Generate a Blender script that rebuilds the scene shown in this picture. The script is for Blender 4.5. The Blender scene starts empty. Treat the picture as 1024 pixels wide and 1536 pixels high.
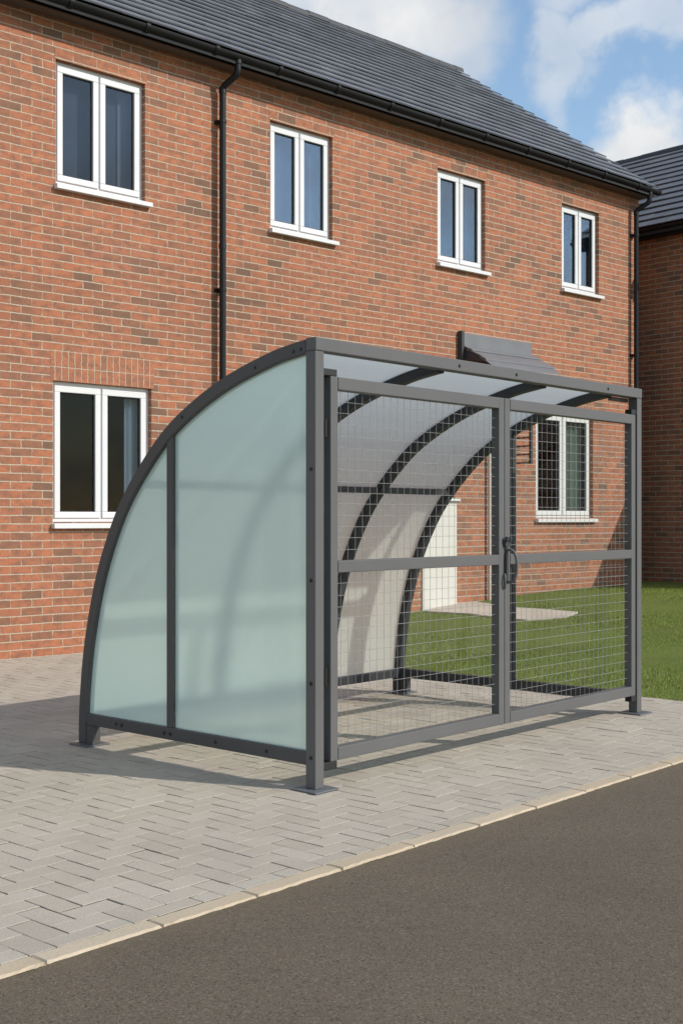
import bpy, bmesh, math, random
import numpy as np
from mathutils import Vector
random.seed(7); rng = np.random.default_rng(7)
S = bpy.context.scene
COL = S.collection
R = math.radians

# ------------------------------------------------------------------ helpers
class MB:
    """collects geometry for ONE mesh object"""
    def __init__(s): s.v = []; s.f = []; s.m = []
    def add(s, vs, fs, mi=0):
        o = len(s.v); s.v += [tuple(p) for p in vs]
        for f in fs: s.f.append(tuple(i + o for i in f)); s.m.append(mi)
        return s
    def quad(s, a, b, c, d, mi=0): return s.add([a, b, c, d], [(0, 1, 2, 3)], mi)
    def box(s, x0, x1, y0, y1, z0, z1, mi=0):
        v = [(x0,y0,z0),(x1,y0,z0),(x1,y1,z0),(x0,y1,z0),(x0,y0,z1),(x1,y0,z1),(x1,y1,z1),(x0,y1,z1)]
        return s.add(v, [(0,3,2,1),(4,5,6,7),(0,1,5,4),(1,2,6,5),(2,3,7,6),(3,0,4,7)], mi)
    def tube(s, pts, r, n=10, mi=0, cap=True):
        pts = [Vector(p) for p in pts]; rings = []
        t0 = (pts[1] - pts[0]).normalized()
        ref = Vector((0,0,1)) if abs(t0.z) < .9 else Vector((1,0,0))
        nx = t0.cross(ref).normalized()
        for i, p in enumerate(pts):
            if i == 0: t = pts[1] - pts[0]
            elif i == len(pts) - 1: t = pts[-1] - pts[-2]
            else: t = (pts[i+1] - p).normalized() + (p - pts[i-1]).normalized()
            t.normalize(); nx = (nx - t * nx.dot(t)).normalized(); ny = t.cross(nx)
            rings.append([p + (nx * math.cos(a) + ny * math.sin(a)) * r for a in [2 * math.pi * k / n for k in range(n)]])
        vs = [q for g in rings for q in g]; fs = []
        for i in range(len(pts) - 1):
            for k in range(n):
                fs.append((i*n+k, i*n+(k+1) % n, (i+1)*n+(k+1) % n, (i+1)*n+k))
        if cap: fs += [tuple(reversed(range(n))), tuple(range((len(pts)-1)*n, len(pts)*n))]
        return s.add(vs, fs, mi)
    def prism(s, poly, axis, a0, a1, mi=0):
        """poly = 2-D outline in the other two axes, extruded along axis from a0 to a1"""
        def mk(p, a):
            q = list(p); q.insert(axis, a); return tuple(q)
        n = len(poly); vs = [mk(p, a0) for p in poly] + [mk(p, a1) for p in poly]
        fs = [tuple(range(n)), tuple(reversed(range(n, 2*n)))] + [(i, i+n, (i+1) % n + n, (i+1) % n) for i in range(n)]
        return s.add(vs, fs, mi)
    def build(s, name, mats, parent=None, bevel=0, smooth=False):
        me = bpy.data.meshes.new(name); me.from_pydata(s.v, [], s.f); me.update()
        mats = mats if isinstance(mats, (list, tuple)) else [mats]
        for m in mats: me.materials.append(m)
        if len(mats) > 1: me.polygons.foreach_set('material_index', s.m)
        bm = bmesh.new(); bm.from_mesh(me); bmesh.ops.recalc_face_normals(bm, faces=bm.faces); bm.to_mesh(me); bm.free()
        if smooth:
            me.polygons.foreach_set('use_smooth', [True] * len(me.polygons))
            try: me.set_sharp_from_angle(angle=R(40))
            except Exception: pass
        o = bpy.data.objects.new(name, me); COL.objects.link(o)
        if parent: o.parent = parent
        if bevel:
            b = o.modifiers.new('edge', 'BEVEL'); b.width = bevel; b.segments = 2; b.limit_method = 'ANGLE'; b.angle_limit = R(35)
        return o
def empty(name, loc, rz, label, cat, group=None):
    o = bpy.data.objects.new(name, None); COL.objects.link(o); o.location = loc; o.rotation_euler = (0, 0, rz)
    o['label'] = label; o['category'] = cat
    if group: o['group'] = group
    return o
def struct(o, label, cat, kind='structure'):
    o['kind'] = kind; o['label'] = label; o['category'] = cat; return o

# ------------------------------------------------------------------ node helpers
def mat(name):
    m = bpy.data.materials.new(name); m.use_nodes = True; nt = m.node_tree
    for n in list(nt.nodes): nt.nodes.remove(n)
    out = nt.nodes.new('ShaderNodeOutputMaterial'); return m, nt, out
def N(nt, typ, ins=None, **kw):
    n = nt.nodes.new(typ)
    for k, v in kw.items(): setattr(n, k, v)
    for k, v in (ins or {}).items():
        sck = n.inputs[k]
        if isinstance(v, bpy.types.NodeSocket): nt.links.new(v, sck)
        else: sck.default_value = v
    return n
def math_(nt, op, a, b=0.0, c=None):
    d = {0: a, 1: b}
    if c is not None: d[2] = c
    return N(nt, 'ShaderNodeMath', d, operation=op).outputs[0]
def mix(nt, fac, a, b, bt='MIX'):
    n = nt.nodes.new('ShaderNodeMix'); n.data_type = 'RGBA'; n.blend_type = bt
    for k, v in ((0, fac), (6, a), (7, b)):
        if isinstance(v, bpy.types.NodeSocket): nt.links.new(v, n.inputs[k])
        else: n.inputs[k].default_value = v if k == 0 else (tuple(v) + (1,))[:4]
    return n.outputs[2]
def ramp(nt, fac, stops, interp='LINEAR'):
    n = N(nt, 'ShaderNodeValToRGB', {0: fac}); cr = n.color_ramp; cr.interpolation = interp
    while len(cr.elements) < len(stops): cr.elements.new(.5)
    for e, (p, c) in zip(cr.elements, stops):
        e.position = p; e.color = (tuple(c) + (1,))[:4] if isinstance(c, (tuple, list)) else (c, c, c, 1)
    return n.outputs[0]
def noise(nt, vec, scale, detail=4, rough=.55, dim='3D'):
    n = N(nt, 'ShaderNodeTexNoise', {'Scale': scale, 'Detail': detail, 'Roughness': rough}, noise_dimensions=dim)
    if vec is not None: nt.links.new(vec, n.inputs['Vector'])
    return n.outputs['Fac']
def principled(nt, out, **kw):
    ins = {k.replace('_', ' '): v for k, v in kw.items()}
    for k, v in list(ins.items()):
        if isinstance(v, tuple) and len(v) == 3: ins[k] = v + (1,)
    p = N(nt, 'ShaderNodeBsdfPrincipled', ins); nt.links.new(p.outputs[0], out.inputs[0]); return p
def objco(nt): return nt.nodes.new('ShaderNodeTexCoord').outputs['Object']
def scaled(nt, vec, sc):
    return N(nt, 'ShaderNodeVectorMath', {0: vec, 1: sc}, operation='MULTIPLY').outputs[0]
def bump(nt, h, strength, dist):
    return N(nt, 'ShaderNodeBump', {'Height': h, 'Strength': strength, 'Distance': dist}).outputs[0]

# ------------------------------------------------------------------ materials
def paint(name, col, rough=.42, var=.12, grain=260, metallic=0.0, spec=.5):
    m, nt, out = mat(name); oc = objco(nt)
    n1 = noise(nt, oc, 3.1, 5); n2 = noise(nt, oc, grain, 2)
    lo = tuple(c * (1 - var) for c in col); hi = tuple(c * (1 + var) for c in col)
    c = mix(nt, n1, lo, hi)
    r = math_(nt, 'MULTIPLY_ADD', n1, .2, rough - .1)
    principled(nt, out, Base_Color=c, Roughness=r, Metallic=metallic, Specular_IOR_Level=spec, Normal=bump(nt, n2, .12, .001)); return m
M = {}
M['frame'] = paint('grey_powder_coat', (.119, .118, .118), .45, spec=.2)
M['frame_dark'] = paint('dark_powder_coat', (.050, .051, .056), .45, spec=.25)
M['frame_shaded'] = paint('shaded_powder_coat', (.084, .082, .082), .45, spec=.2)  # same paint as the frame, with the left end's shade put into the colour
M['wire'] = paint('galvanised_wire', (.27, .267, .26), .45)
M['black'] = paint('black_plastic', (.009, .009, .0105), .45, spec=.3)
M['rubber'] = paint('black_rubber', (.01, .01, .01), .6)
M['foot'] = paint('weathered_plate', (.11, .118, .13), .5, .3)
M['upvc'] = paint('white_upvc', (.67, .672, .675), .3, .03)
M['upvc_grey'] = paint('offwhite_panel', (.62, .60, .56), .5, .06)
M['soffit'] = paint('brown_soffit', (.10, .075, .06), .6)
M['curtain'] = paint('pale_curtain', (.50, .56, .63), .9, .1)
M['sky_reflection'] = paint('slate_sky_tone', (.060, .066, .079), .9, .3)
M['net'] = paint('net_curtain', (.155, .178, .205), .9, .1)
M['curtain_green'] = paint('greenish_curtain', (.36, .41, .35), .9, .2)
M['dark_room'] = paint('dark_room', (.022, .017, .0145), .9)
M['canopy'] = paint('grey_canopy', (.15, .155, .165), .5, .2)
M['bolt'] = paint('bolt_steel', (.05, .05, .052), .35, metallic=.6)
M['pipe_grey'] = paint('pale_pipe', (.5, .47, .45), .5)

def brick_mat(name, bw=.222, rh=.0795, soldier=False, dark=.30, gain=1.0):
    m, nt, out = mat(name); oc = objco(nt)
    sx = N(nt, 'ShaderNodeSeparateXYZ', {0: oc}); nr = N(nt, 'ShaderNodeSeparateXYZ', {0: nt.nodes.new('ShaderNodeTexCoord').outputs['Normal']})
    side = math_(nt, 'GREATER_THAN', math_(nt, 'ABSOLUTE', nr.outputs[0]), .6)
    h = N(nt, 'ShaderNodeMix', {0: side, 2: sx.outputs[0], 3: sx.outputs[1]}, data_type='FLOAT').outputs[0]
    top = math_(nt, 'GREATER_THAN', math_(nt, 'ABSOLUTE', nr.outputs[2]), .6)
    z = N(nt, 'ShaderNodeMix', {0: top, 2: sx.outputs[2], 3: sx.outputs[1]}, data_type='FLOAT').outputs[0]
    # courses are laid by hand: slight wander
    wob = noise(nt, oc, 2.3, 3); wob2 = noise(nt, scaled(nt, oc, (4., 4., 14.)), 2.0, 3)
    z2 = math_(nt, 'ADD', z, math_(nt, 'MULTIPLY_ADD', wob, .014, -.007)); z2 = math_(nt, 'ADD', z2, math_(nt, 'MULTIPLY_ADD', wob2, .008, -.004))
    h2 = math_(nt, 'ADD', h, math_(nt, 'MULTIPLY_ADD', wob2, .03, -.015))
    vec = N(nt, 'ShaderNodeCombineXYZ', {0: z2, 1: h2} if soldier else {0: h2, 1: z2}).outputs[0]
    bt = N(nt, 'ShaderNodeTexBrick', {'Vector': vec, 'Color1': (0,0,0,1), 'Color2': (1,1,1,1), 'Mortar': (.5,.5,.5,1), 'Scale': 1.0,
        'Mortar Size': .0048 if soldier else .0064, 'Mortar Smooth': .25, 'Bias': 0.0, 'Brick Width': bw, 'Row Height': rh}, offset=0.0 if soldier else .5, offset_frequency=2, squash=1.0)
    tint = bt.outputs['Color']; fac = bt.outputs['Fac']
    g = lambda *c: tuple(x * gain for x in c)
    cl0 = noise(nt, scaled(nt, oc, (1., 1., 2.2)), .8, 3)
    tint = math_(nt, 'ADD', tint, math_(nt, 'MULTIPLY_ADD', ramp(nt, cl0, [(.3, 0.), (.7, 1.)]), .50, -.30))
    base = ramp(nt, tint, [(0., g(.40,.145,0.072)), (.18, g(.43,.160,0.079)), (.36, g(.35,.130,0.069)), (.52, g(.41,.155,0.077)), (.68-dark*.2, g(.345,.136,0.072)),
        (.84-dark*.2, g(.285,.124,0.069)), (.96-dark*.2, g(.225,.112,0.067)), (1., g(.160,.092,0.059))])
    cl = noise(nt, scaled(nt, oc, (1.2, 1.2, 3.5)), .9, 3)
    base = mix(nt, math_(nt, 'MULTIPLY', ramp(nt, cl, [(.52, 0.), (.68, 1.)]), .30), base, g(.27, .12, .085))
    # smoky patches and drag marks inside each brick
    pat = noise(nt, scaled(nt, oc, (9., 9., 16.)), 1.0, 5, .65)
    base = mix(nt, math_(nt, 'MULTIPLY', ramp(nt, pat, [(.45, 0.), (.63, 1.)]), .72), base, g(.185, .098, .064))
    dr = noise(nt, scaled(nt, oc, (150., 150., 22.)), 1.0, 3, .7)
    base = mix(nt, 1.0, base, ramp(nt, dr, [(.25, .74), (.5, 1.), (.78, 1.22)]), 'MULTIPLY')
    big = noise(nt, oc, .45, 3)
    base = mix(nt, 1.0, base, ramp(nt, big, [(.3, (.88,.87,.86)), (.7, (1.07,1.08,1.08))]), 'MULTIPLY')
    mn = noise(nt, oc, 38, 3)
    mort = ramp(nt, mn, [(.3, (.37,.295,.215)), (.7, (.53,.44,.33))])
    ragged = math_(nt, 'ADD', fac, math_(nt, 'MULTIPLY_ADD', noise(nt, oc, 85, 3), .7, -.35))
    fr = ramp(nt, ragged, [(.38, 0.), (.62, 1.)])
    if not soldier:   # bed joints are struck full, many head joints are smeared over
        ph = math_(nt, 'FRACT', math_(nt, 'DIVIDE', z2, rh)); bed = math_(nt, 'GREATER_THAN', math_(nt, 'ABSOLUTE', math_(nt, 'SUBTRACT', ph, .5)), .5 - .010/rh)
        hd = ramp(nt, noise(nt, scaled(nt, oc, (5., 5., 12.)), 1.0, 2), [(.42, .18), (.62, .95)])
        fr = math_(nt, 'MULTIPLY', fr, math_(nt, 'MAXIMUM', bed, hd))
    c = mix(nt, fr, base, mort)
    hgt = math_(nt, 'ADD', math_(nt, 'MULTIPLY', fac, -1.0), math_(nt, 'MULTIPLY', dr, .35))
    principled(nt, out, Base_Color=c, Roughness=.88, Normal=bump(nt, hgt, .75, .007)); return m
M['brick'] = brick_mat('red_brick')
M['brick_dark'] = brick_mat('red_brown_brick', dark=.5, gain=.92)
M['soldier'] = brick_mat('soldier_brick', bw=.155, rh=.0725, soldier=True, dark=.10)
M['lintel'] = brick_mat('lintel_brick', bw=.26, rh=.098, dark=.02)

def island_mat(name, stops, rough, nscale, nstrength, bdist, speck=None, sheen=.3, patch=None):
    m, nt, out = mat(name); oc = objco(nt); geo = nt.nodes.new('ShaderNodeNewGeometry')
    c = ramp(nt, geo.outputs['Random Per Island'], stops)
    n1 = noise(nt, oc, nscale, 4, .7); n2 = noise(nt, oc, 1.3, 5, .6)
    c = mix(nt, 1.0, c, ramp(nt, n1, [(.28, 1 - nstrength), (.72, 1 + nstrength)]), 'MULTIPLY')
    c = mix(nt, 1.0, c, ramp(nt, n2, [(.3, .88), (.7, 1.09)]), 'MULTIPLY')
    if speck:
        n3 = noise(nt, oc, nscale * .35, 3, .6)
        c = mix(nt, math_(nt, 'MULTIPLY', ramp(nt, n3, [(.60, 0.), (.74, 1.)]), .5), c, speck)
    if patch:
        n4 = noise(nt, oc, .7, 6, .7); c = mix(nt, math_(nt, 'MULTIPLY', ramp(nt, n4, [(.5, 0.), (.7, 1.)]), .4), c, patch)
    principled(nt, out, Base_Color=c, Roughness=rough, Normal=bump(nt, n1, .5, bdist), Specular_IOR_Level=sheen); return m
M['paver'] = island_mat('concrete_block', [(0., (.402,.355,.287)), (.5, (.422,.375,.305)), (1., (.442,.395,.323))], .92, 150, .22, .002, (.33,.295,.25), patch=(.365,.322,.262))
m, nt, out = mat('joint_sand'); oc = objco(nt)
c = ramp(nt, noise(nt, oc, 3.2, 4, .65), [(.40, (.045,.037,.028)), (.60, (.12,.10,.078)), (.78, (.26,.225,.18))])
principled(nt, out, Base_Color=c, Roughness=.95); M['joint'] = m
M['kerbstone'] = island_mat('buff_kerb', [(0., (.46,.375,.265)), (1., (.52,.435,.32))], .9, 130, .14, .0015, (.42,.34,.24), patch=(.46,.36,.23))
M['slab'] = island_mat('pale_slab', [(0., (.50,.44,.37)), (1., (.55,.485,.415))], .9, 60, .1, .001)
M['tile'] = island_mat('slate_grey_tile', [(0., (.112,.117,.129)), (.5, (.132,.137,.150)), (1., (.158,.164,.178))], .5, 35, .16, .0015, sheen=.5)
M['tile_brown'] = island_mat('grey_brown_tile', [(0., (.135,.133,.135)), (.5, (.152,.150,.152)), (1., (.17,.168,.17))], .5, 35, .16, .0015, sheen=.5)
M['ridge'] = paint('ridge_tile', (.05, .052, .058), .6)
M['deck'] = paint('roof_underlay', (.02, .02, .022), .9)
M['blade'] = island_mat('grass_blade', [(0., (.135,.185,.024)), (.45, (.18,.238,.037)), (.8, (.225,.272,.053)), (1., (.31,.305,.11))], .7, 3, .15, .001)
M['turf'] = island_mat('turf', [(0., (.115,.150,.026)), (1., (.115,.150,.026))], .95, 60, .35, .01, patch=(.15,.155,.05))
M['earth'] = island_mat('earth', [(0., (.10,.11,.05)), (1., (.10,.11,.05))], .95, 2, .2, .01)

# asphalt: fine grain, pale and dark chips, dust swept against the kerb
m, nt, out = mat('brown_asphalt'); oc = objco(nt)
g1 = noise(nt, oc, 230, 3, .8); g2 = noise(nt, oc, 90, 2, .6); g3 = noise(nt, oc, .8, 5, .6)
vor = N(nt, 'ShaderNodeTexVoronoi', {'Vector': oc, 'Scale': 170.}); vd = vor.outputs['Color']
vs = N(nt, 'ShaderNodeSeparateXYZ', {0: vd})
c = ramp(nt, g1, [(.25, (.066,.051,.036)), (.5, (.127,.100,.071)), (.75, (.205,.166,.124))])
c = mix(nt, math_(nt, 'MULTIPLY', math_(nt, 'GREATER_THAN', vs.outputs[0], .90), .28), c, (.30,.255,.205))
c = mix(nt, math_(nt, 'MULTIPLY', math_(nt, 'LESS_THAN', vs.outputs[1], .10), .55), c, (.035,.028,.022))
c = mix(nt, 1.0, c, ramp(nt, g3, [(.3, .88), (.7, 1.1)]), 'MULTIPLY')
sy = N(nt, 'ShaderNodeSeparateXYZ', {0: oc})
edge = math_(nt, 'ADD', sy.outputs[1], math_(nt, 'MULTIPLY_ADD', noise(nt, oc, 5, 6, .7), .34, -.17))
c = mix(nt, math_(nt, 'MULTIPLY', ramp(nt, math_(nt, 'MULTIPLY_ADD', edge, 4.0, 4.78), [(.35, 0.), (.95, 1.)]), .38), c, (.165,.125,.075))
principled(nt, out, Base_Color=c, Roughness=.9, Normal=bump(nt, g1, .6, .003), Specular_IOR_Level=.25); M['asphalt'] = m

def glass(name, refl, tint, gloss_col=(1,1,1), fk=.6):
    m, nt, out = mat(name)
    t = N(nt, 'ShaderNodeBsdfTransparent', {0: tint + (1,)})
    gl = N(nt, 'ShaderNodeBsdfGlossy', {0: gloss_col + (1,), 'Roughness': .015})
    lw = N(nt, 'ShaderNodeLayerWeight', {0: .35})
    f = math_(nt, 'MULTIPLY_ADD', lw.outputs['Fresnel'], fk, refl)
    mx = N(nt, 'ShaderNodeMixShader', {0: f, 1: t.outputs[0], 2: gl.outputs[0]}); nt.links.new(mx.outputs[0], out.inputs[0]); return m
M['pane'] = glass('window_glass', .0, (.84, .87, .87), fk=.16)
M['pane_sky'] = glass('coated_window_glass', .012, (.80, .83, .86), (.85, .92, 1.0), fk=.35)
M['clear'] = glass('clear_panel', .0, (.965, .97, .955), fk=.22)

# frosted acrylic: etched inner face scatters most light, satin outer face; blurred shapes come through
m, nt, out = mat('frosted_acrylic'); oc = objco(nt)
sp = noise(nt, oc, 300, 2, .8)
tcol = ramp(nt, sp, [(.3, (.74,.92,.86)), (.7, (.82,.98,.93))])
tr = N(nt, 'ShaderNodeBsdfTranslucent', {0: tcol}); df = N(nt, 'ShaderNodeBsdfDiffuse', {0: (.66,.82,.775,1)})
rf = N(nt, 'ShaderNodeBsdfRefraction', {0: (.86,.985,.94,1), 'Roughness': .27, 'IOR': 1.2})
a = N(nt, 'ShaderNodeMixShader', {0: .90, 1: tr.outputs[0], 2: rf.outputs[0]})
b = N(nt, 'ShaderNodeMixShader', {0: .05, 1: a.outputs[0], 2: df.outputs[0]})
nt.links.new(b.outputs[0], out.inputs[0]); M['frosted'] = m
m, nt, out = mat('satin_face'); oc = objco(nt)
sp = noise(nt, oc, 300, 2, .8); dc = ramp(nt, sp, [(.3, (.69,.875,.825)), (.7, (.77,.94,.895))])
df = N(nt, 'ShaderNodeBsdfDiffuse', {0: dc}); rf = N(nt, 'ShaderNodeBsdfRefraction', {0: (.95,1.,.985,1), 'Roughness': .17, 'IOR': 1.2}); gl = N(nt, 'ShaderNodeBsdfGlossy', {0: (1,1,1,1), 'Roughness': .25})
a = N(nt, 'ShaderNodeMixShader', {0: .60, 1: rf.outputs[0], 2: df.outputs[0]}); b = N(nt, 'ShaderNodeMixShader', {0: .03, 1: a.outputs[0], 2: gl.outputs[0]})
nt.links.new(b.outputs[0], out.inputs[0]); M['satin'] = m
M['edge_highlight'] = paint('edge_highlight', (.62,.78,.73), .3, .03)
# opal roof sheet: the inner skin scatters, the outer skin is clear
m, nt, out = mat('opal_sheet'); oc = objco(nt); n1 = noise(nt, oc, 5, 4)
dcol = ramp(nt, n1, [(.3, (.73,.80,.775)), (.7, (.77,.84,.815))])
df = N(nt, 'ShaderNodeBsdfDiffuse', {0: dcol}); tr = N(nt, 'ShaderNodeBsdfTranslucent', {0: (.955,.99,.945,1)}); tp = N(nt, 'ShaderNodeBsdfTransparent', {0: (1.,1.,.99,1)})
a = N(nt, 'ShaderNodeMixShader', {0: .76, 1: df.outputs[0], 2: tr.outputs[0]})
b = N(nt, 'ShaderNodeMixShader', {0: .06, 1: a.outputs[0], 2: tp.outputs[0]})
nt.links.new(b.outputs[0], out.inputs[0]); M['opal'] = m
M['skin'] = glass('clear_skin', .01, (.97,.97,.97))

# ------------------------------------------------------------------ frames of reference
F, HY, EYE = 1843., 778., 1.32
TH = R(48.08); UU = Vector((math.cos(TH), math.sin(TH), 0)); VV = Vector((-math.sin(TH), math.cos(TH), 0)); O = Vector((-.126, 5.934, 0))
TW = R(42.83); WW = Vector((math.cos(TW), math.sin(TW), 0)); NN = Vector((math.sin(TW), -math.cos(TW), 0)); W0 = Vector((-3.188, 11.475, 0))
def uv(x, y):
    d = Vector((x, y, 0)) - O; return d.dot(UU), d.dot(VV)
def to_world(u, v, z=0): p = O + UU * u + VV * v; return (p.x, p.y, z)
LAWN_U = 3.93
def lawn_z(u):
    s = min(max((u - LAWN_U) / 7.5, 0), 1); return .33 * s * s * (3 - 2 * s)

# ------------------------------------------------------------------ the setting
def ground_obj(mb, name, m, label, cat, kind='structure', **kw):
    """mesh given in shelter (u, v) axes"""
    o = mb.build(name, m, **kw); o.location = O; o.rotation_euler = (0, 0, TH); return struct(o, label, cat, kind)
mb = MB(); mb.quad((-300,-300,-.12),(300,-300,-.12),(300,300,-.12),(-300,300,-.12))
ground_obj(mb, 'ground', M['earth'], 'bare earth and rough grass beyond the plots', 'ground')
mb = MB(); mb.quad((-60,-14,-.006),(60,-14,-.006),(60,-.957,-.006),(-60,-.957,-.006)); mb.quad((-60,-.957,-.006),(60,-.957,-.006),(60,-.957,-.11),(-60,-.957,-.11))
ground_obj(mb, 'road', M['asphalt'], 'brown grey asphalt road in front of the buff kerb', 'road')
# kerb stones, one course
mb = MB(); u = -14.0; k = 0
while u < 16:
    L = .44 + rng.uniform(-.015, .015); j = rng.uniform(-.003, .003); zt = .002 + rng.uniform(-.0015, .0015)
    u0, u1 = u + .0025, u + L - .0025; v0, v1 = -.968 + j, -.884 + j * .4; c = .006
    n = 15; top = []
    # worn front arris
    us = np.linspace(u0 + c, u1 - c, n); fr = [v0 + c + rng.uniform(-.0035, .0055) for _ in us]; bk = [v1 - c + rng.uniform(-.002, .002) for _ in us]
    vs = [(a, b, zt) for a, b in zip(us, fr)] + [(a, b, zt) for a, b in zip(us, bk)] + [(a, v0 + rng.uniform(-.004, .004), zt - .008) for a in us] + [(a, v1, zt - .006) for a in us]
    fs = [(i, i+1, n+i+1, n+i) for i in range(n-1)] + [(2*n+i, 2*n+i+1, i+1, i) for i in range(n-1)] + [(n+i, n+i+1, 3*n+i+1, 3*n+i) for i in range(n-1)]
    b = len(vs); vs += [(u0, v0, zt-.05), (u0, v1, zt-.05), (u1, v0, zt-.05), (u1, v1, zt-.05), (u0, v0, zt-.008), (u0, v1, zt-.006), (u1, v0, zt-.008), (u1, v1, zt-.006)]
    fs += [(b+4, 2*n, 0), (b+4, 0, n, b+5), (b+5, n, 3*n), (b+6, n-1, 3*n-1), (b+6, b+7, 2*n-1, n-1), (b+7, 4*n-1, 2*n-1), (b, b+4, b+5, b+1), (b+2, b+3, b+7, b+6), (b, b+2, b+6, b+4)]
    fs += [tuple([b+4] + [2*n+i for i in range(n)] + [b+6])]
    mb.add(vs, fs); u += L
ground_obj(mb, 'kerb', M['kerbstone'], 'narrow buff concrete kerb between the grey paving and the road', 'kerb')
# herringbone paving, every block modelled
mb = MB(); base = MB(); base.quad((-14,-.884,-.0026),(LAWN_U,-.884,-.0026),(LAWN_U,9.5,-.0026),(-14,9.5,-.0026), 1)
U = .1
def block(u0, u1, v0, v1):
    u0 = max(u0, -12.); u1 = min(u1, LAWN_U - .002); v0 = max(v0, -.879); v1 = min(v1, 9.4)
    if u1 - u0 < .018 or v1 - v0 < .018: return
    g, c = .0018 + rng.uniform(0, .0016), .0012; z = rng.uniform(-.0012, .0012)
    a = rng.uniform(-.006, .006, 2)
    u0 += g; u1 -= g; v0 += g; v1 -= g; j = rng.uniform(-.0012, .0012, 8)
    def zz(x, y): return z + a[0] * (x - u0) + a[1] * (y - v0)
    def edge_pts(p, q, k): return [(p[0]+(q[0]-p[0])*t/k + (rng.normal(0,.0011) if t else 0), p[1]+(q[1]-p[1])*t/k + (rng.normal(0,.0011) if t else 0)) for t in range(k)]
    o4 = [(u0+j[0], v0+j[1]), (u1+j[2], v0+j[3]), (u1+j[4], v1+j[5]), (u0+j[6], v1+j[7])]
    ku, kv = (4, 2) if u1-u0 > v1-v0 else (2, 4)
    out_ = edge_pts(o4[0], o4[1], ku) + edge_pts(o4[1], o4[2], kv) + edge_pts(o4[2], o4[3], ku) + edge_pts(o4[3], o4[0], kv)
    cx, cy = (u0+u1)/2, (v0+v1)/2; sx_, sy_ = 1 - 2*c/(u1-u0), 1 - 2*c/(v1-v0); n = len(out_)
    vs = [(cx+(x-cx)*sx_, cy+(y-cy)*sy_, zz(x, y)) for x, y in out_] + [(x, y, zz(x, y) - .0009) for x, y in out_] + [(x, y, -.02) for x, y in out_]
    fs = [tuple(range(n))] + [(n+i, n+(i+1) % n, (i+1) % n, i) for i in range(n)] + [(2*n+i, 2*n+(i+1) % n, n+(i+1) % n, n+i) for i in range(n)]
    mb.add(vs, fs)
for i in range(-122, 41):
    for jj in range(-10, 96):
        # far corner that no nearby view reaches is left to the sand bed
        k = (i - jj) % 4
        if k == 0: block(i*U, (i+2)*U, jj*U, (jj+1)*U)
        elif k == 3: block(i*U, (i+1)*U, jj*U, (jj+2)*U)
mb.v += []; o_ = len(mb.v); mb.v += base.v; mb.f += [tuple(q + o_ for q in f) for f in base.f]; mb.m += base.m
ground_obj(mb, 'pavement', [M['paver'], M['joint']], 'grey herringbone block paving under the shelter and along the house', 'paving')
# lawn, rising gently to the house
mb = MB(); us = [LAWN_U + .35 * i for i in range(34)] + [17, 22, 40]; vs_ = list(np.arange(-.88, 14, .5)) + [20, 40]
idx = lambda i, j: i * len(vs_) + j
mb.add([(a, b, lawn_z(a) - .004 + (.012 * math.sin(a*2.1+b*1.3) * math.sin(b*1.7) if LAWN_U + .3 < a else 0)) for a in us for b in vs_], [(idx(i,j), idx(i+1,j), idx(i+1,j+1), idx(i,j+1)) for i in range(len(us)-1) for j in range(len(vs_)-1)])
mb.quad((LAWN_U,-.88,-.004),(LAWN_U,-.88,-.12),(LAWN_U,40,-.12),(LAWN_U,40,-.004))
ground_obj(mb, 'lawn', M['turf'], 'gently rising turf between the paving and the brick house', 'lawn', smooth=True)
# path at the foot of the wall
def on_lawn(px, py):
    r = Vector(((px-512)/F, 1, (HY-py)/F)); t = 6.0
    while t < 40:
        p = Vector((0,0,EYE)) + r * t
        if p.z < lawn_z(uv(p.x, p.y)[0]): break
        t += .004
    return uv(p.x, p.y)
poly = [on_lawn(*p) for p in [(640,918.5),(652,911),(672,903),(700,903),(730,906),(765,912),(815,915),(866,919.5),(848,926),(820,929),(790,931),(760,929),(735,926),(705,922),(672,920)]]
bm = bmesh.new(); vsx = [bm.verts.new((a, b, 0)) for a, b in poly]; bm.faces.new(vsx); bmesh.ops.triangulate(bm, faces=bm.faces)
bmesh.ops.subdivide_edges(bm, edges=bm.edges, cuts=3, use_grid_fill=True)
me = bpy.data.meshes.new('path')
for vtx in bm.verts: vtx.co.z = lawn_z(vtx.co.x) + .014
ex = bmesh.ops.extrude_face_region(bm, geom=bm.faces[:])
for g_ in ex['geom']:
    if isinstance(g_, bmesh.types.BMVert): g_.co.z -= .08
bmesh.ops.recalc_face_normals(bm, faces=bm.faces); bm.to_mesh(me); bm.free(); me.materials.append(M['slab'])
path = bpy.data.objects.new('path', me); COL.objects.link(path); path.location = O; path.rotation_euler = (0,0,TH); struct(path, 'pale paved path at the foot of the brick wall', 'path')
# grass blades (nobody could count them)
NB = 330000
bu = LAWN_U - .035 + rng.power(1.0, NB) * 12.0; bv = rng.uniform(-.9, 11, NB)
wx = O.x + UU.x*bu + VV.x*bv; wy = O.y + UU.y*bu + VV.y*bv
tn = (wx - W0.x)*NN.x + (wy - W0.y)*NN.y; tt = (wx - W0.x)*WW.x + (wy - W0.y)*WW.y
keep = (bu > LAWN_U - .035*rng.uniform(0,1,NB)**2 * (1 + np.sin(bv*7)*np.sin(bv*2.3+1))) & ((tn > .01) | (tt > 10.5)) & (tt < 11.3) & (wx > -2.5)
pp = np.array(poly); px_, py_ = pp[:,0], pp[:,1]
ins = np.zeros(NB, bool)
for i in range(len(pp)):
    j = i - 1
    cnd = ((py_[i] > bv) != (py_[j] > bv)) & (bu < (px_[j]-px_[i]) * (bv-py_[i]) / (py_[j]-py_[i] + 1e-9) + px_[i]); ins ^= cnd
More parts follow.
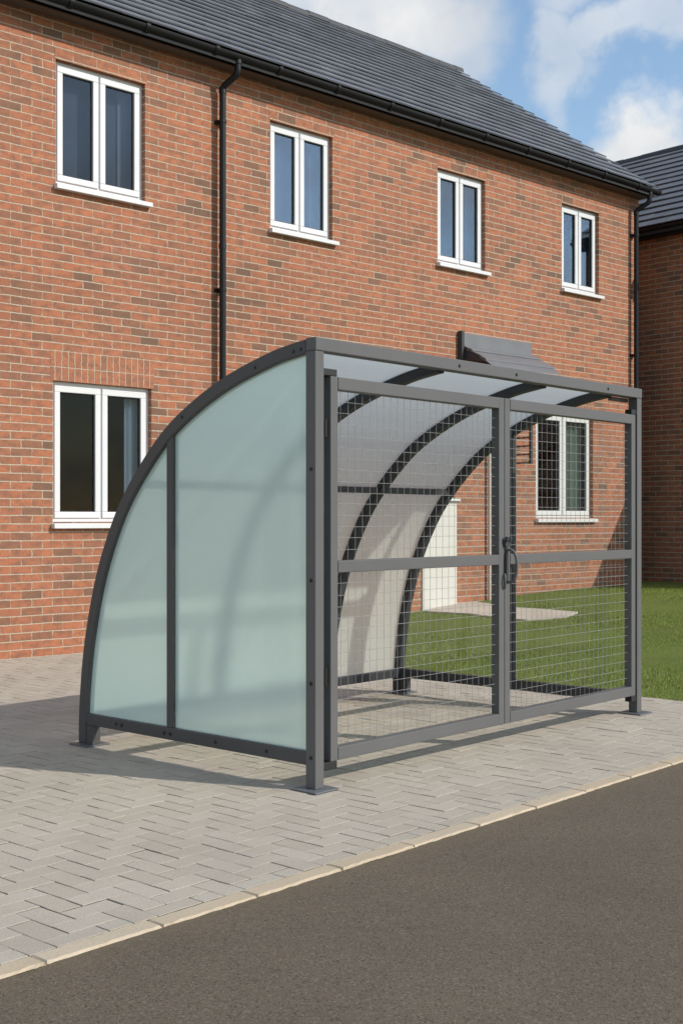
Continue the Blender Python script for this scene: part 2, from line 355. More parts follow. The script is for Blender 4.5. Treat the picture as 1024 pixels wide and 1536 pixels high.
keep &= ~ins; bu, bv = bu[keep], bv[keep]; n_ = len(bu)
sg = np.clip((bu - LAWN_U) / 7.5, 0, 1); bz = .33*sg*sg*(3-2*sg) - .012
an = rng.uniform(0, 2*np.pi, n_); hb = np.where(bu < LAWN_U + .12, 1.7, 1.0) * rng.uniform(.007, .019, n_) * (1 + .3*np.sin(bu*2.3+1)*np.sin(bv*1.9)); wb = rng.uniform(.0018, .0036, n_); la = rng.uniform(0, 2*np.pi, n_); ll = hb * rng.uniform(.2, .9, n_)
co = np.empty((n_, 3, 3)); dx, dy = np.cos(an)*wb, np.sin(an)*wb
co[:,0] = np.stack([bu-dx, bv-dy, bz], 1); co[:,1] = np.stack([bu+dx, bv+dy, bz], 1); co[:,2] = np.stack([bu+np.cos(la)*ll, bv+np.sin(la)*ll, bz+.012+hb], 1)
me = bpy.data.meshes.new('grass'); me.vertices.add(n_*3); me.vertices.foreach_set('co', co.ravel()); me.loops.add(n_*3); me.loops.foreach_set('vertex_index', np.arange(n_*3, dtype=np.int32))
me.polygons.add(n_); me.polygons.foreach_set('loop_start', np.arange(0, n_*3, 3, dtype=np.int32)); me.update(calc_edges=True); me.validate(); me.materials.append(M['blade'])
gr = bpy.data.objects.new('grass', me); COL.objects.link(gr); gr.location = O; gr.rotation_euler = (0,0,TH); struct(gr, 'short mown green grass on the lawn beside the house', 'grass', 'stuff')

# ------------------------------------------------------------------ the brick house
H = empty('brick_house', W0, TW, 'two storey red brick house with white windows and black gutter, filling most of the view', 'house')
T0, T1, EV, DEP = -6.0, 10.468, 6.27, 7.4
WIN = [(.587,1.612,4.565,5.765,'sky'), (3.263,4.205,4.565,5.765,'sky'), (6.004,6.925,4.575,5.765,'sky'), (8.571,9.455,4.575,5.765,'sky'),
       (.558,1.690,1.285,2.655,'low'), (7.987,9.310,1.330,2.800,'green'), (-4.2,-3.1,4.565,5.765,'sky'), (-4.3,-3.0,1.285,2.655,'low')]
DOOR = (5.70, 6.335, .02, 2.25)
def wall_with_openings(mb, x0, x1, z0, z1, ops, y=0.0, depth=.10):
    xs = sorted({x0, x1, *[o[0] for o in ops], *[o[1] for o in ops]}); zs = sorted({z0, z1, *[o[2] for o in ops], *[o[3] for o in ops]})
    for i in range(len(xs)-1):
        for j in range(len(zs)-1):
            cx, cz = (xs[i]+xs[i+1])/2, (zs[j]+zs[j+1])/2
            if any(o[0] < cx < o[1] and o[2] < cz < o[3] for o in ops): continue
            mb.quad((xs[i],y,zs[j]),(xs[i+1],y,zs[j]),(xs[i+1],y,zs[j+1]),(xs[i],y,zs[j+1]))
    for o in ops:
        a, b, c, d = o[:4]; e = y + depth
        mb.quad((a,y,c),(a,e,c),(a,e,d),(a,y,d)); mb.quad((b,y,c),(b,e,c),(b,e,d),(b,y,d))
        mb.quad((a,y,d),(b,y,d),(b,e,d),(a,e,d)); mb.quad((a,y,c),(b,y,c),(b,e,c),(a,e,c))
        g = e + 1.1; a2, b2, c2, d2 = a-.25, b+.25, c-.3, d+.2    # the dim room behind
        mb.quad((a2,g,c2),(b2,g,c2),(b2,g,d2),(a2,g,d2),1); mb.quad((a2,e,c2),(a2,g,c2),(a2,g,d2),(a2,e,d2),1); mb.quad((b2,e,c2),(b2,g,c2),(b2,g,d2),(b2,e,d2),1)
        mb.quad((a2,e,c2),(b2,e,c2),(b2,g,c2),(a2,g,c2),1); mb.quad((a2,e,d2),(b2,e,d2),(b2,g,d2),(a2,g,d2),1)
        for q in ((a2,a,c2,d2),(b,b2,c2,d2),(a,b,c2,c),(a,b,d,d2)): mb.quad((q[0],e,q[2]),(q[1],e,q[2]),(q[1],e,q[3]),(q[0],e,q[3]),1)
RIDGE_Y, RIDGE_Z, EAVE_Y, EAVE_Z = 3.70, 9.09, -.27, 6.262
mb = MB(); wall_with_openings(mb, T0, T1, -.11, EV, WIN + [DOOR])
zl = EAVE_Z + (RIDGE_Z-EAVE_Z) * (0-EAVE_Y)/(RIDGE_Y-EAVE_Y) - .10
for x in (T0, T1): mb.add([(x,0,-.11),(x,DEP,-.11),(x,DEP,zl),(x,RIDGE_Y,RIDGE_Z-.1),(x,0,zl)], [(0,1,2,3,4)])
mb.quad((T0,DEP,-.11),(T1,DEP,-.11),(T1,DEP,EV),(T0,DEP,EV))
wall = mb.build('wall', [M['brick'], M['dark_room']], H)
# soldier and header courses over the openings, a hair proud of the wall
for i, (a, b, c, d, kind) in enumerate(WIN[:6]):
    q = MB()
    if kind == 'low': q.box(a-.03, b+.03, -.003, .02, d, d+.30); q.build('lintel', M['soldier'], H)
    elif kind == 'green': q.box(a-.03, b+.03, -.003, .02, d, d+.30); q.build('lintel', M['soldier'], H)
    else: q.box(a-.01, b+.02, -.003, .02, d, d+.105); q.build('lintel', M['lintel'], H)
def window(a, b, c, d, kind, house):
    f = .052; y0, y1 = .058, .125; mid = (a+b)/2
    fr = MB(); fr.box(a,b,y0,y1,c,c+f); fr.box(a,b,y0,y1,d-f,d); fr.box(a,a+f,y0,y1,c+f,d-f); fr.box(b-f,b,y0,y1,c+f,d-f); fr.box(mid-.03,mid+.03,y0+.004,y1,c+f,d-f)
    w = fr.build('window', M['upvc'], house, bevel=.004)
    for k, (l, r) in enumerate(((a+f-.012, mid-.009), (mid+.009, b-f+.012))):
        lo, hi = c+f-.012, d-f+.012; s = .062; sa = MB(); p0, p1 = y0-.016, y0+.045
        sa.box(l,r,p0,p1,lo,lo+s); sa.box(l,r,p0,p1,hi-s,hi); sa.box(l,l+s,p0,p1,lo+s,hi-s); sa.box(r-s,r,p0,p1,lo+s,hi-s)
        so = sa.build('sash', M['upvc'], w, bevel=.006)
        g = MB(); bd = .010   # dark glazing gasket
        for q in ((l+s,r-s,lo+s,lo+s+bd),(l+s,r-s,hi-s-bd,hi-s),(l+s,l+s+bd,lo+s+bd,hi-s-bd),(r-s-bd,r-s,lo+s+bd,hi-s-bd)): g.box(q[0],q[1],p0+.018,p1-.01,q[2],q[3])
        g.build('gasket', M['rubber'], w)
        pn = MB(); pn.box(l+s-.004, r-s+.004, p0+.026, p0+.032, lo+s-.004, hi-s+.004); pn.build('pane', M['pane_sky'] if kind == 'sky' else M['pane'], w)
    si = MB(); si.prism([(-.062,c-.060),(-.062,c-.016),(.07,c+.001),(.07,c-.060)], 0, a-.018, b+.055); si.prism([(.046,c+.002),(.046,c+.02),(.062,c+.02),(.062,c+.002)], 0, a+.004, b-.004)
    si.build('sill', M['upvc'], w, bevel=.003)
    # curtain hanging inside the right-hand light
    def cloth(x0, x1, m):
        cu = MB(); n = 40; ys = [.168 + .022*math.sin(i*1.55) + .008*math.sin(i*.7) for i in range(n+1)]; xs = np.linspace(x0, x1, n+1)
        vs = [(xs[i], ys[i], c-.05) for i in range(n+1)] + [(xs[i], ys[i], d+.05) for i in range(n+1)] + [(xs[i], ys[i]+.004, c-.05) for i in range(n+1)] + [(xs[i], ys[i]+.004, d+.05) for i in range(n+1)]
        e = n+1; fs = [(i,i+1,e+i+1,e+i) for i in range(n)] + [(2*e+i,3*e+i,3*e+i+1,2*e+i+1) for i in range(n)]
        cu.add(vs, fs); cu.build('curtain', m, w, smooth=True)
    if kind == 'sky':
        bl = MB(); bl.box(a-.04, b+.06, .205, .208, c-.1, d+.06); bl.build('sky_reflection', M['sky_reflection'], w)  # added sheet; its blue-grey stands in for sky reflected in the panes
    if kind == 'green': cloth(mid+.02, b+.12, M['curtain_green'])
    elif kind == 'sky':
        cs = MB(); cs.box(b-.06-(b-a)*.15, b+.1, .186, .189, c-.1, d+.06); cs.build('curtain', M['net'], w)
    else: cloth(b-.05 - (b-a)*.15, b+.2, M['curtain'])
    return w
for a, b, c, d, kind in WIN: window(a, b, c, d, kind, H)
# front door: white frame with a clad lower panel under a small light
a, b, c, d = DOOR
q = MB(); q.box(a,a+.06,.03,.10,c,d); q.box(b-.06,b,.03,.10,c,d); q.box(a+.06,b-.06,.03,.10,d-.06,d); door = q.build('door', M['upvc'], H, bevel=.004)
q = MB(); q.box(a+.02, b+.02, -.012, .028, .0+.12, 1.545); q.build('door_panel', M['upvc_grey'], door, bevel=.004)
q = MB(); q.box(a+.02, b+.04, -.055, .03, 1.5455, 1.575); q.build('door_sill', M['upvc'], door, bevel=.003)
q = MB(); q.box(a+.06, b-.06, .05, .056, 1.576, d-.06); q.build('pane', M['pane'], door)
# roof, tile by tile
def tiled_roof(name, house, x0, x1, ey, ez, ry, rz, courses, tw, m, deck_m, back_y, seed):
    rg = np.random.default_rng(seed); mb = MB(); L = math.hypot(ry-ey, rz-ez); dy, dz = (ry-ey)/L, (rz-ez)/L; ny, nz = -dz, dy
    def P(x, s, h): return (x, ey + dy*s + ny*h, ez + dz*s + nz*h)
    gg = L / courses
    for k in range(courses):
        s0, s1 = k*gg, (k+1)*gg + .03; x = x0 - (tw/2 if k % 2 else 0)
        while x < x1 - .02:
            a, b = max(x, x0) + .0015, min(x + tw, x1) - .0015
            if b - a > .03:
                h0 = .040 + rg.normal(0, .0009); h1 = .012 + rg.normal(0, .001); t = rg.normal(0, .0006); ds = rg.normal(0, .0015); th = .017
                vs = [P(a,s0+ds,h0+t),P(b,s0+ds,h0-t),P(b,s1,h1-t),P(a,s1,h1+t),P(a,s0+ds,h0+t-th),P(b,s0+ds,h0-t-th),P(b,s1,h1-t-.012),P(a,s1,h1+t-.012)]
                mb.add(vs, [(0,1,2,3),(4,5,1,0),(5,6,2,1),(7,4,0,3)])
            x += tw
    r = mb.build(name, m, house, bevel=0)
    dk = MB(); dk.prism([(ey,ez-.02),(ry,rz-.005),(back_y,ez-.02),(back_y,ez-.12),(ry,rz-.16),(ey,ez-.12)], 0, x0+.006, x1-.006); dk.build('roof_deck', deck_m, r)
    rd = MB(); x = x0 - .01
    while x < x1:
        e = min(x + .42, x1 + .012); n = 9; hh = rg.normal(0, .003)
        o_ = [(ry + .105*math.cos(q), rz - .012 + hh + .082*math.sin(q)) for q in np.linspace(-.25, math.pi+.25, n)]
        i_ = [(ry + .09*math.cos(q), rz - .012 + hh + .066*math.sin(q)) for q in np.linspace(math.pi+.25, -.25, n)]
        rd.prism(o_ + i_, 0, x, e - .006); x += .42
    rd.build('ridge', M['ridge'], r, smooth=False)
    return r
roof = tiled_roof('roof', H, T0, 10.56, EAVE_Y, EAVE_Z, RIDGE_Y, RIDGE_Z, 17, .34, M['tile'], M['deck'], 2*RIDGE_Y-EAVE_Y, 3)
# eaves
q = MB(); q.box(T0, 10.52, -.195, -.175, 6.15, 6.25); q.build('fascia', M['black'], H)
q = MB(); q.box(T0, 10.52, -.1745, -.004, 6.155, 6.167); q.build('soffit', M['soffit'], H)
def gutter(house, x0, x1, y, z, r=.062):
    q = MB(); an = np.linspace(math.pi, 2*math.pi, 11)
    o_ = [(y + r*math.cos(t), z + r*math.sin(t)) for t in an]; i_ = [(y + (r-.005)*math.cos(t), z + (r-.005)*math.sin(t)) for t in an[::-1]]
    q.prism(o_ + i_, 0, x0, x1); q.prism(o_, 0, x1 + .0005, x1+.006)
    return q.build('gutter', M['black'], house, smooth=True)
GY, GZ = -.258, 6.238
gt = gutter(H, T0, 10.60, GY, GZ)
q_ = np.linspace(math.pi*.97, 2.03*math.pi, 11)
for x in np.arange(-2.0, 10.5, .86):
    q = MB(); o_ = [(GY+0.072*math.cos(t), GZ+0.072*math.sin(t)) for t in q_]; i_ = [(GY+0.0625*math.cos(t), GZ+0.0625*math.sin(t)) for t in q_[::-1]]
    q.prism(o_+i_, 0, x-.022, x+.022); q.build('bracket', M['black'], gt)
def t_of_px(px, p):
    k = (px-512)/F; a = W0 + NN*p; return (k*a.y - a.x) / (WW.x - k*WW.y)
def downpipe(house, px, dx, zb):
    t = t_of_px(px, .085); tt = t + dx
    pts = [(tt,GY,6.215),(tt,GY,6.10),(tt,GY+.004,6.07),(tt-.1*dx,GY+.02,6.035)] + [(t+.1*dx,-.108,5.945),(t,-.09,5.915),(t,-.085,5.86),(t,-.085,zb)]
    q = MB(); q.tube(pts, .036, 14); q.tube([(tt,GY,6.245),(tt,GY,6.15)], .043, 14); q.tube([(t,-.085,5.93),(t,-.085,5.86)], .040, 14)
    for z in (4.2, 2.4): q.tube([(t,-.085,z),(t,-.085,z+.06)], .040, 14)
    d = q.build('downpipe', M['black'], house, smooth=True)
    for z in (5.55, 3.75, 2.0, .6):
        c_ = MB(); c_.box(t-.05,t+.05,-.047,-.001,z,z+.035); c_.tube([(t,-.085,z),(t,-.085,z+.035)], .042, 14); c_.build('pipe_clip', M['black'], d)
downpipe(H, 334, .07, .05); downpipe(H, 953.5, .09, .2)
# waste pipe beside the path
t = t_of_px(734, .05); q = MB(); q.tube([(t,-.045,.1),(t,-.045,3.0)], .019, 10); q.build('waste_pipe', M['pipe_grey'], H, smooth=True)
# canopy over the entrance: upstand board and lapped sheets on a slatted bracket
CA, CB = 6.434, 7.841
q = MB(); q.box(CA-.0, CB, -.045, -.004, 3.53, 3.715); cn = q.build('door_canopy', M['canopy'], H, bevel=.004)
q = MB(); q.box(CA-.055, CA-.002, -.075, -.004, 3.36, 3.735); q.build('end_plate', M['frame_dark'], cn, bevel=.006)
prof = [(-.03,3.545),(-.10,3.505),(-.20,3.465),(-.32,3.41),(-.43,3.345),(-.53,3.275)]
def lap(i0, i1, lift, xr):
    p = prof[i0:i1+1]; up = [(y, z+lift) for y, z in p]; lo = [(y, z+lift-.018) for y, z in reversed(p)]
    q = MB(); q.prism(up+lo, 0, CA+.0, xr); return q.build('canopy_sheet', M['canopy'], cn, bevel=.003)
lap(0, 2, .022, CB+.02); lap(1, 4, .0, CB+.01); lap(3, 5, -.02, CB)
q = MB(); q.prism([(-.006,3.50),(-.10,3.48),(-.20,3.44),(-.32,3.385),(-.43,3.32),(-.40,3.31),(-.26,3.33),(-.12,3.36),(-.006,3.40)], 0, CA+.01, CA+.04); q.build('cheek', M['frame_dark'], cn)  # canopy end in a darker colour that paints in its shade
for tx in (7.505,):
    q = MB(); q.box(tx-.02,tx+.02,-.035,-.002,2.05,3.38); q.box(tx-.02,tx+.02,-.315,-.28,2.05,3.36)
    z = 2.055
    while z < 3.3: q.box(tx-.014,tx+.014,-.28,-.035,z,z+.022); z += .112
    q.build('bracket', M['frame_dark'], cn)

# ------------------------------------------------------------------ the neighbouring house on the right
B = empty('neighbour_house', W0 + WW*11.27, TW, 'second brick house at the right edge, its wall in shade under a grey tiled roof', 'house')
# local x = away from the first house, local y = into the plot; the wall that faces us is the x = 0 plane
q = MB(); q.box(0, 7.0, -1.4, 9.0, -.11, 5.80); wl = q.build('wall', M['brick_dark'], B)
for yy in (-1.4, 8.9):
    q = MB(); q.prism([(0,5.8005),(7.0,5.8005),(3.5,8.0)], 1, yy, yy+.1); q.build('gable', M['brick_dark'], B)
q = MB(); q.box(.002, 6.0, -3.9, -1.402, -.11, 3.1); q.build('shadow_annexe', M['brick_dark'], B)  # unseen annexe, added and sized to throw the diagonal shadow on the house wall
q = MB(); q.box(-.06, 6.06, -3.97, -1.404, 3.102, 3.22); q.build('shadow_annexe_roof', M['deck'], B, bevel=.01)
# the roof is tiled in an Empty-free rotated frame: build with x along the eaves, then turn the vertices
r2 = tiled_roof('roof', B, -9.05, 1.48, -.28, 5.84, 3.5, 8.22, 14, .34, M['tile_brown'], M['deck'], 7.28, 5)
for o in [r2] + list(r2.children):
    for vtx in o.data.vertices:
        x, y, z = vtx.co; vtx.co = (y, -x, z)
    o.data.flip_normals() if False else None
q = MB(); an = np.linspace(math.pi, 2*math.pi, 11)
o_ = [(-.27 + .058*math.cos(t), 5.83 + .058*math.sin(t)) for t in an]; i_ = [(-.27 + .053*math.cos(t), 5.83 + .053*math.sin(t)) for t in an[::-1]]
g2 = MB()
poly2 = o_ + i_
vs = [(x, -1.48, z) for x, z in poly2] + [(x, 9.05, z) for x, z in poly2]; n = len(poly2)
g2.add(vs, [tuple(range(n)), tuple(reversed(range(n, 2*n)))] + [(i, i+n, (i+1) % n + n, (i+1) % n) for i in range(n)]); g2.build('gutter', M['black'], B)
q = MB(); q.box(-.21, -.19, -1.46, 9.03, 5.70, 5.83); q.box(-.19, -.004, -1.46, 9.03, 5.72, 5.74); q.build('fascia', M['black'], B)

# ------------------------------------------------------------------ the bike shelter
K = empty('bike_shelter', O, TH, 'grey steel cycle shelter with curved opal roof, frosted end panel and double mesh gates', 'bike shelter')
LEN = 3.23
pts = [(1.90,0.),(1.90,.12),(1.888,.297),(1.857,.534),(1.793,.809),(1.697,1.082),(1.543,1.369),(1.363,1.591),(1.133,1.803),(.887,1.950),(.628,2.062),(.334,2.148),(.147,2.183),(.0,2.200)]
def catmull(P, n=6):
    P = [Vector(p) for p in P]; out = []
    for i in range(len(P)-1):
        a = P[i-1] if i else P[0]*2 - P[1]; b, c = P[i], P[i+1]; d = P[i+2] if i+2 < len(P) else P[-1]*2 - P[-2]
        for k in range(n):
            t = k/n; out.append(.5*((2*b) + (c-a)*t + (2*a-5*b+4*c-d)*t*t + (3*b-a-3*c+d)*t*t*t))
    out.append(P[-1]); return out
PR = catmull(pts)
def inset(P, d):
    o = []
    for i, p in enumerate(P):
        t = (P[min(i+1, len(P)-1)] - P[max(i-1, 0)]).normalized(); o.append(p + Vector((-t.y, t.x)) * d)
    return o
assert inset(PR, .07)[30].x < PR[30].x
def arch(u0, u1, z_start, name, m, vmin=.06):
    P = [p for p in PR if p.y >= z_start and p.x >= vmin]
    if z_start > 0: P = [Vector((1.90, z_start))] + [p for p in P if p.y > z_start + .01]
    I = inset(PR, .068); I = [i for i, p in zip(I, PR) if p.y >= z_start + (.01 if z_start > 0 else -1) and p.x >= vmin]
    if z_start > 0: I = [Vector((1.832, z_start))] + I
    q = MB(); n = len(P); vs = []
    for u in (u0, u1): vs += [(u, p.x, p.y) for p in P] + [(u, p.x, p.y) for p in I]
    fs = []
    for i in range(n-1):
        fs += [(i, i+1, n+i+1, n+i), (2*n+i, 3*n+i, 3*n+i+1, 2*n+i+1), (i, 2*n+i, 2*n+i+1, i+1), (n+i, n+i+1, 3*n+i+1, 3*n+i)]
    fs += [(0, n, 3*n, 2*n), (n-1, 3*n-1, 4*n-1, 2*n-1)]
    q.add(vs, fs); return q.build(name, m, K, bevel=.004, smooth=True)
FR = M['frame']; PW = .062
def plate(part, u, v):
    q = MB(); q.box(u-.085, u+.085, v-.085, v+.085, .0015, .0095); p = q.build('foot_plate', M['foot'], part, bevel=.004)
    return p
post_u = (0.0, LEN-PW+.02)
for u in (0.0, 3.172):
    q = MB(); q.box(u, u+PW, 0, .065, .0095, 2.134); p = q.build('post', FR, K, bevel=.004); plate(p, u+PW/2, .032)
q = MB(); q.box(0, 3.234, -.004, .066, 2.1345, 2.2); q.build('top_beam', FR, K, bevel=.005)
AU = (0.0, 1.05, 2.09, 2.885)
for i, u in enumerate(AU):
    ends = i in (0, 3)
    a_ = arch(u, u+PW, .0095 if ends else .12, 'arch', M['frame_shaded'] if i == 0 else M['frame_dark'])
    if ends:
        q = MB(); q.box(u+.003, u+PW-.003, 1.768, 1.8285, .0095, .1185); lg = q.build('leg', M['frame_shaded'] if i == 0 else M['frame_dark'], a_, bevel=.003); plate(a_, u+PW/2, 1.835)
# rails
for u in (AU[0], AU[3]):
    q = MB(); q.box(u+.004, u+PW-.004, .0655, 1.8315, .1195, .186); q.build('side_rail', M['frame_shaded'] if u == 0 else M['frame_dark'], K, bevel=.004)
    if u == 0: q = MB(); q.box(u+.006, u+PW-.006, 1.064, 1.114, .1865, 1.772); q.build('mullion', M['frame_shaded'], K, bevel=.004)
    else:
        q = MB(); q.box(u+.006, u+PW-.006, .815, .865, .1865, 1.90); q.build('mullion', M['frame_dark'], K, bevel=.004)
        for z0, z1 in ((.122, .184), (2.108, 2.133)):   # short returns that tie the end frame to the front post
            q = MB(); q.box(u+PW+.0005, 3.1715, .067, .095, z0, z1); q.build('return_bar', FR, K, bevel=.003)
for i in range(3):
    a, b = AU[i]+PW+.0005, AU[i+1]-.0005
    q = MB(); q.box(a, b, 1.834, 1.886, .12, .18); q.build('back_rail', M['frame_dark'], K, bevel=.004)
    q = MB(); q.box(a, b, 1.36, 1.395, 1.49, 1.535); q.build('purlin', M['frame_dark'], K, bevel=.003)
    A = [p for p in PR if p.y > .17 and p.x > .06]; A_, B_ = inset(PR, .010), inset(PR, .016)
    A_ = [o for o, p in zip(A_, PR) if p.y > .17 and p.x > .064]; B_ = [o for o, p in zip(B_, PR) if p.y > .17 and p.x > .064]
    q = MB(); n = len(A_); vs = []
    for u in (a, b): vs += [(u, p.x, p.y) for p in A_] + [(u, p.x, p.y) for p in B_]
    fs = []
    for k in range(n-1): fs += [(k,k+1,2*n+k+1,2*n+k), (n+k,3*n+k,3*n+k+1,n+k+1), (k,n+k,n+k+1,k+1), (2*n+k,2*n+k+1,3*n+k+1,3*n+k)]
    fs += [(0,2*n,3*n,n), (n-1,2*n-1,4*n-1,3*n-1)]
    q.add(vs, fs); q.m = [1 if (i < 4*(n-1) and i % 4 == 0) else 0 for i in range(len(fs))]; q.build('roof_panel', [M['opal'], M['skin']], K, smooth=True)
def pane_poly(v0, v1):
    I = [p for p in inset(PR, .064)]; top = [(p.x, p.y) for p in I if v0 < p.x < v1 and p.y > .25]
    def at(v):
        for a, b in zip(I, I[1:]):
            if b.x <= v <= a.x and a.y > .25: return a.y + (b.y-a.y) * (v-a.x)/(b.x-a.x + 1e-9)
        return None
    zl = at(v1); zr = at(v0); pl = [(v0, .182)]
    if zl is None: pl += [(1.836, .182)]
    else: pl += [(v1, .182), (v1, zl)]
    return pl + top + [(v0, zr)]
for u, m, nm in ((AU[0]+.028, M['frosted'], 'side_panel'), (AU[3]+.028, M['clear'], 'clear_panel')):
    for v0, v1 in (((.064, 1.066), (1.112, 2.0)) if nm == 'side_panel' else ((.064, .817), (.863, 2.0))):
        q = MB(); q.prism(pane_poly(v0, v1), 0, u, u+.006)
        if nm == 'side_panel':
            q.m[0] = 1; pl_ = q.build(nm, [m, M['satin']], K)
            e = MB(); e.box(u-.004, u-.0005, v0+.002, v0+.0055, .19, pane_poly(v0, v1)[-1][1]-.01); e.build('edge_highlight', M['edge_highlight'], pl_)  # thin pale strip that paints the bright glint along the pane edge
        else: q.build(nm, m, K)
# bolts
def bolt(u, v, z, axis):
    q = MB(); d = Vector((-1,0,0)) if axis == 'u' else Vector((0,-1,0)); p = Vector((u, v, z))
    q.tube([p, p + d*.0025], .010, 12); q.tube([p + d*.0025, p + d*.006], .0065, 12); q.build('bolt', M['bolt'], K, smooth=False)
for v, z in ((.03,1.56),(.03,1.02),(.03,.52),(.03,.16),(.10,2.148),(.15,2.141),(.42,2.085),(.98,1.865),(1.55,.153),(1.50,.153),(1.13,.153),(1.08,.153),(.72,.153),(.34,.153)): bolt(0 if v < .06 or z > .2 else .004, v, z, 'u')
for u in (1.16, 1.72, 2.78): bolt(u, -.004, 2.165, 'v')
# gates
def gate(u0, u1, lock_left):
    st = .054; z0, z1 = .128, 2.02; y0, y1 = .004, .058
    q = MB(); q.box(u0,u0+st,y0,y1,z0,z1+.0); q.box(u1-st,u1,y0,y1,z0,z1)
    for a, b in ((.128,.192),(1.052,1.112),(1.955,2.0195)): q.box(u0+st+.0005,u1-st-.0005,y0-.002,y1+.002,a+.001,b)
    g = q.build('gate', FR, K, bevel=.004)
    w = MB(); ra = .00115; a, b = u0+st-.004, u1-st+.004; yc = .034; k = int(round((b-a)/.056)); du = (b-a)/k
    def wire(p, s):
        w.tube([p, s], ra, 5)
    for lo, hi in ((.19,1.054),(1.11,1.957)):
        for i in range(1, k):
            x = a + du*i + rng.normal(0, .0009); wire((x, yc, lo), (x + rng.normal(0,.0012), yc, hi))
        nz = int(round((hi-lo)/.056)); dz = (hi-lo)/nz
        for j in range(1, nz):
            z = lo + dz*j + rng.normal(0, .0009); w.tube([(a, yc-.0034, z), ((a+b)/2, yc-.0034, z + rng.normal(0,.0018)), (b, yc-.0034, z)], ra, 5)
    w.build('wire_mesh', M['wire'], g)
    hu = u0 if not lock_left else u1
    for z in ((2.0205, 2.055), (.088, .1275)):
        h_ = MB()
        if not lock_left: h_.box(.0625, u0+.05, .006, .056, z[0], z[1])
        else: h_.box(u1-.05, 3.1715, .006, .056, z[0], z[1])
        h_.build('hinge', M['rubber'], g, bevel=.003)
    for z in (1.72, .5):
        h_ = MB()
        if not lock_left: h_.tube([(u0-.012,.03,z),(u0-.012,.03,z+.09)], .011, 10)
        else: h_.tube([(u1+.012,.03,z),(u1+.012,.03,z+.09)], .009, 10)
        h_.build('hinge_pin', M['rubber'], g, smooth=True)
    return g
ga = gate(.114, 1.607, False); gb = gate(1.611, 3.156, True)
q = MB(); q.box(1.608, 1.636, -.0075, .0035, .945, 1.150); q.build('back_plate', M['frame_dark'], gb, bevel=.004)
hp = [(1.622,-.008,1.140)] + [(1.622 + .010*math.sin(t), -.010 - .056*math.sin(t)**.55, 1.045 + .095*math.cos(t)) for t in np.linspace(.12, math.pi-.12, 19)] + [(1.622,-.008,.950)]
q = MB(); q.tube(hp, .0088, 12); q.build('handle', FR, gb, smooth=True)
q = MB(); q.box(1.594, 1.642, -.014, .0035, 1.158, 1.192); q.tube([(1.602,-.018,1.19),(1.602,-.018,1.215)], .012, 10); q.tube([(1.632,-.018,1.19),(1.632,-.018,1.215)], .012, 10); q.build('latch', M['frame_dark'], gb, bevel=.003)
q = MB(); q.tube([(1.60,-.002,1.0),(1.592,-.012,.985),(1.588,-.014,.955),(1.596,-.010,.925),(1.60,-.002,.915)], .006, 8); q.build('hasp', FR, ga, smooth=True)

# ------------------------------------------------------------------ sun, sky, camera
EL = R(34.5); sd = Vector((.94, -.34, 0)).normalized() * math.cos(EL) + Vector((0,0,math.sin(EL)))
L = bpy.data.lights.new('sun', 'SUN'); L.energy = 3.4; L.angle = R(.55); L.color = (1., .945, .865)
lo = bpy.data.objects.new('sun', L); COL.objects.link(lo); lo.rotation_euler = (-sd).to_track_quat('-Z', 'Y').to_euler(); lo.location = (8, -6, 12)
Wd = bpy.data.worlds.new('World'); S.world = Wd; Wd.use_nodes = True; nt = Wd.node_tree
for n in list(nt.nodes): nt.nodes.remove(n)
out = nt.nodes.new('ShaderNodeOutputWorld')
sky = nt.nodes.new('ShaderNodeTexSky'); sky.sky_type = 'NISHITA'; sky.sun_disc = False; sky.sun_elevation = EL; sky.sun_rotation = math.atan2(sd.x, sd.y); sky.air_density = 1.3; sky.dust_density = .35; sky.ozone_density = 2.4
bg = N(nt, 'ShaderNodeBackground', {0: sky.outputs[0], 1: .15})
tc = nt.nodes.new('ShaderNodeTexCoord').outputs['Generated']
n1 = N(nt, 'ShaderNodeTexNoise', {'Vector': tc, 'Scale': 7.5, 'Detail': 9., 'Roughness': .56}); n2 = noise(nt, tc, 26, 6, .6)
wv = N(nt, 'ShaderNodeVectorMath', {0: n1.outputs['Color'], 1: (-.5,-.5,-.5)}, operation='ADD').outputs[0]
wv = N(nt, 'ShaderNodeVectorMath', {0: wv, 1: (.16,.16,.16)}, operation='MULTIPLY').outputs[0]
tv = N(nt, 'ShaderNodeVectorMath', {0: tc, 1: wv}, operation='ADD').outputs[0]
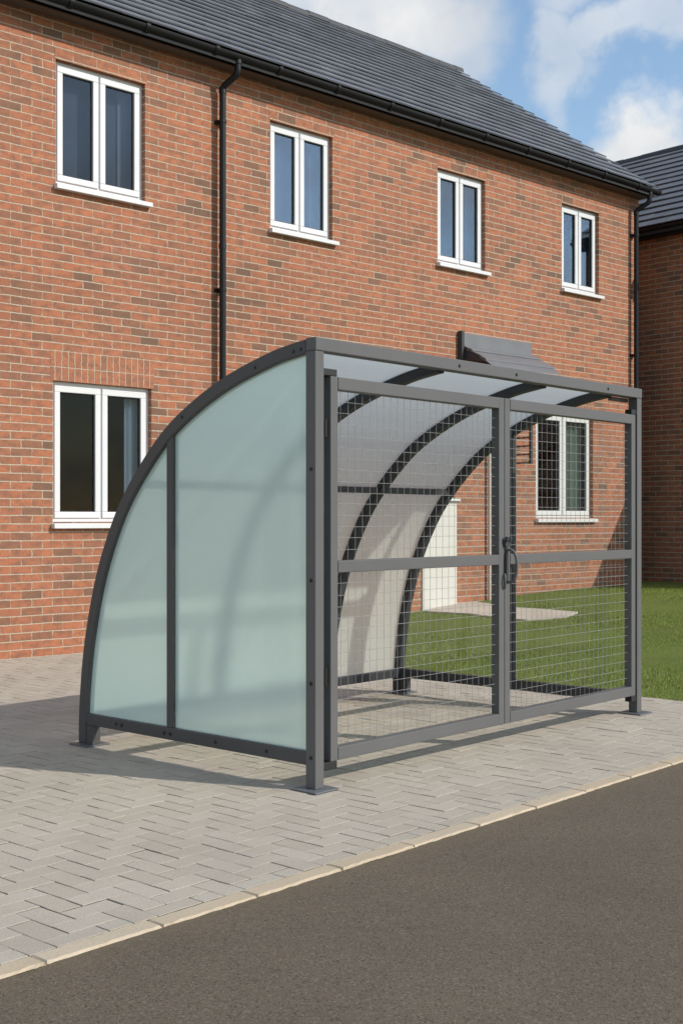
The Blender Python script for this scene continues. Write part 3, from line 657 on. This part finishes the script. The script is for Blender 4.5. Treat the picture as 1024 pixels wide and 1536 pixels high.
def blob(px, py, rx, rz, amt):
    d = Vector(((px-512)/F, 1, (HY-py)/F)).normalized()
    q = N(nt, 'ShaderNodeVectorMath', {0: tv, 1: (-d.x,-d.y,-d.z)}, operation='ADD').outputs[0]
    q = N(nt, 'ShaderNodeVectorMath', {0: q, 1: (1/rx, 1/rx, 1/rz)}, operation='MULTIPLY').outputs[0]
    ln = N(nt, 'ShaderNodeVectorMath', {0: q}, operation='LENGTH').outputs['Value']
    return math_(nt, 'MULTIPLY', ramp(nt, ln, [(.43, 1.), (1.0, 0.)], 'EASE'), amt)
tot = None
for bb in ((560,0,.115,.055,1.0), (640,50,.055,.05,.7), (300,-60,.2,.1,1.), (825,60,.032,.055,.62), (950,55,.10,.028,.62), (860,-30,.06,.03,.5), (965,232,.066,.048,1.15), (905,255,.05,.03,.9), (1120,230,.10,.05,1.)):
    b = blob(*bb); tot = b if tot is None else math_(nt, 'MAXIMUM', tot, b)
sz = N(nt, 'ShaderNodeSeparateXYZ', {0: tc})
gen = math_(nt, 'MULTIPLY', ramp(nt, n1.outputs['Fac'], [(.44, 0.), (.58, .8)]), ramp(nt, math_(nt, 'MULTIPLY_ADD', sz.outputs[1], -1., .5), [(.0, 0.), (.5, 1.)]))
cl = math_(nt, 'MAXIMUM', tot, gen)
cl = math_(nt, 'MULTIPLY', cl, ramp(nt, n2, [(.25, .80), (.6, 1.)]))
cl = math_(nt, 'MINIMUM', cl, 1.0)
shade = ramp(nt, n1.outputs['Fac'], [(.32, (.56,.595,.645)), (.5, (.71,.73,.75)), (.66, (.84,.835,.83))])
bc = N(nt, 'ShaderNodeBackground', {0: shade, 1: .95})
mx = N(nt, 'ShaderNodeMixShader', {0: cl, 1: bg.outputs[0], 2: bc.outputs[0]}); nt.links.new(mx.outputs[0], out.inputs[0])

cam = bpy.data.cameras.new('camera'); co_ = bpy.data.objects.new('camera', cam); COL.objects.link(co_); S.camera = co_
co_.location = (0, 0, EYE); co_.rotation_euler = (R(90), 0, 0); cam.sensor_fit = 'VERTICAL'; cam.sensor_height = 36; cam.lens = 36*F/1536; cam.shift_y = 10/1536; cam.clip_end = 2000; cam.clip_start = .05
vs_ = S.view_settings; vs_.view_transform = 'Standard'; vs_.look = 'None'; vs_.exposure = 0.2; vs_.gamma = 1.0
S.render.engine = 'CYCLES'; S.cycles.use_denoising = True; S.cycles.max_bounces = 10; S.cycles.transparent_max_bounces = 24; S.cycles.sample_clamp_indirect = 6.0
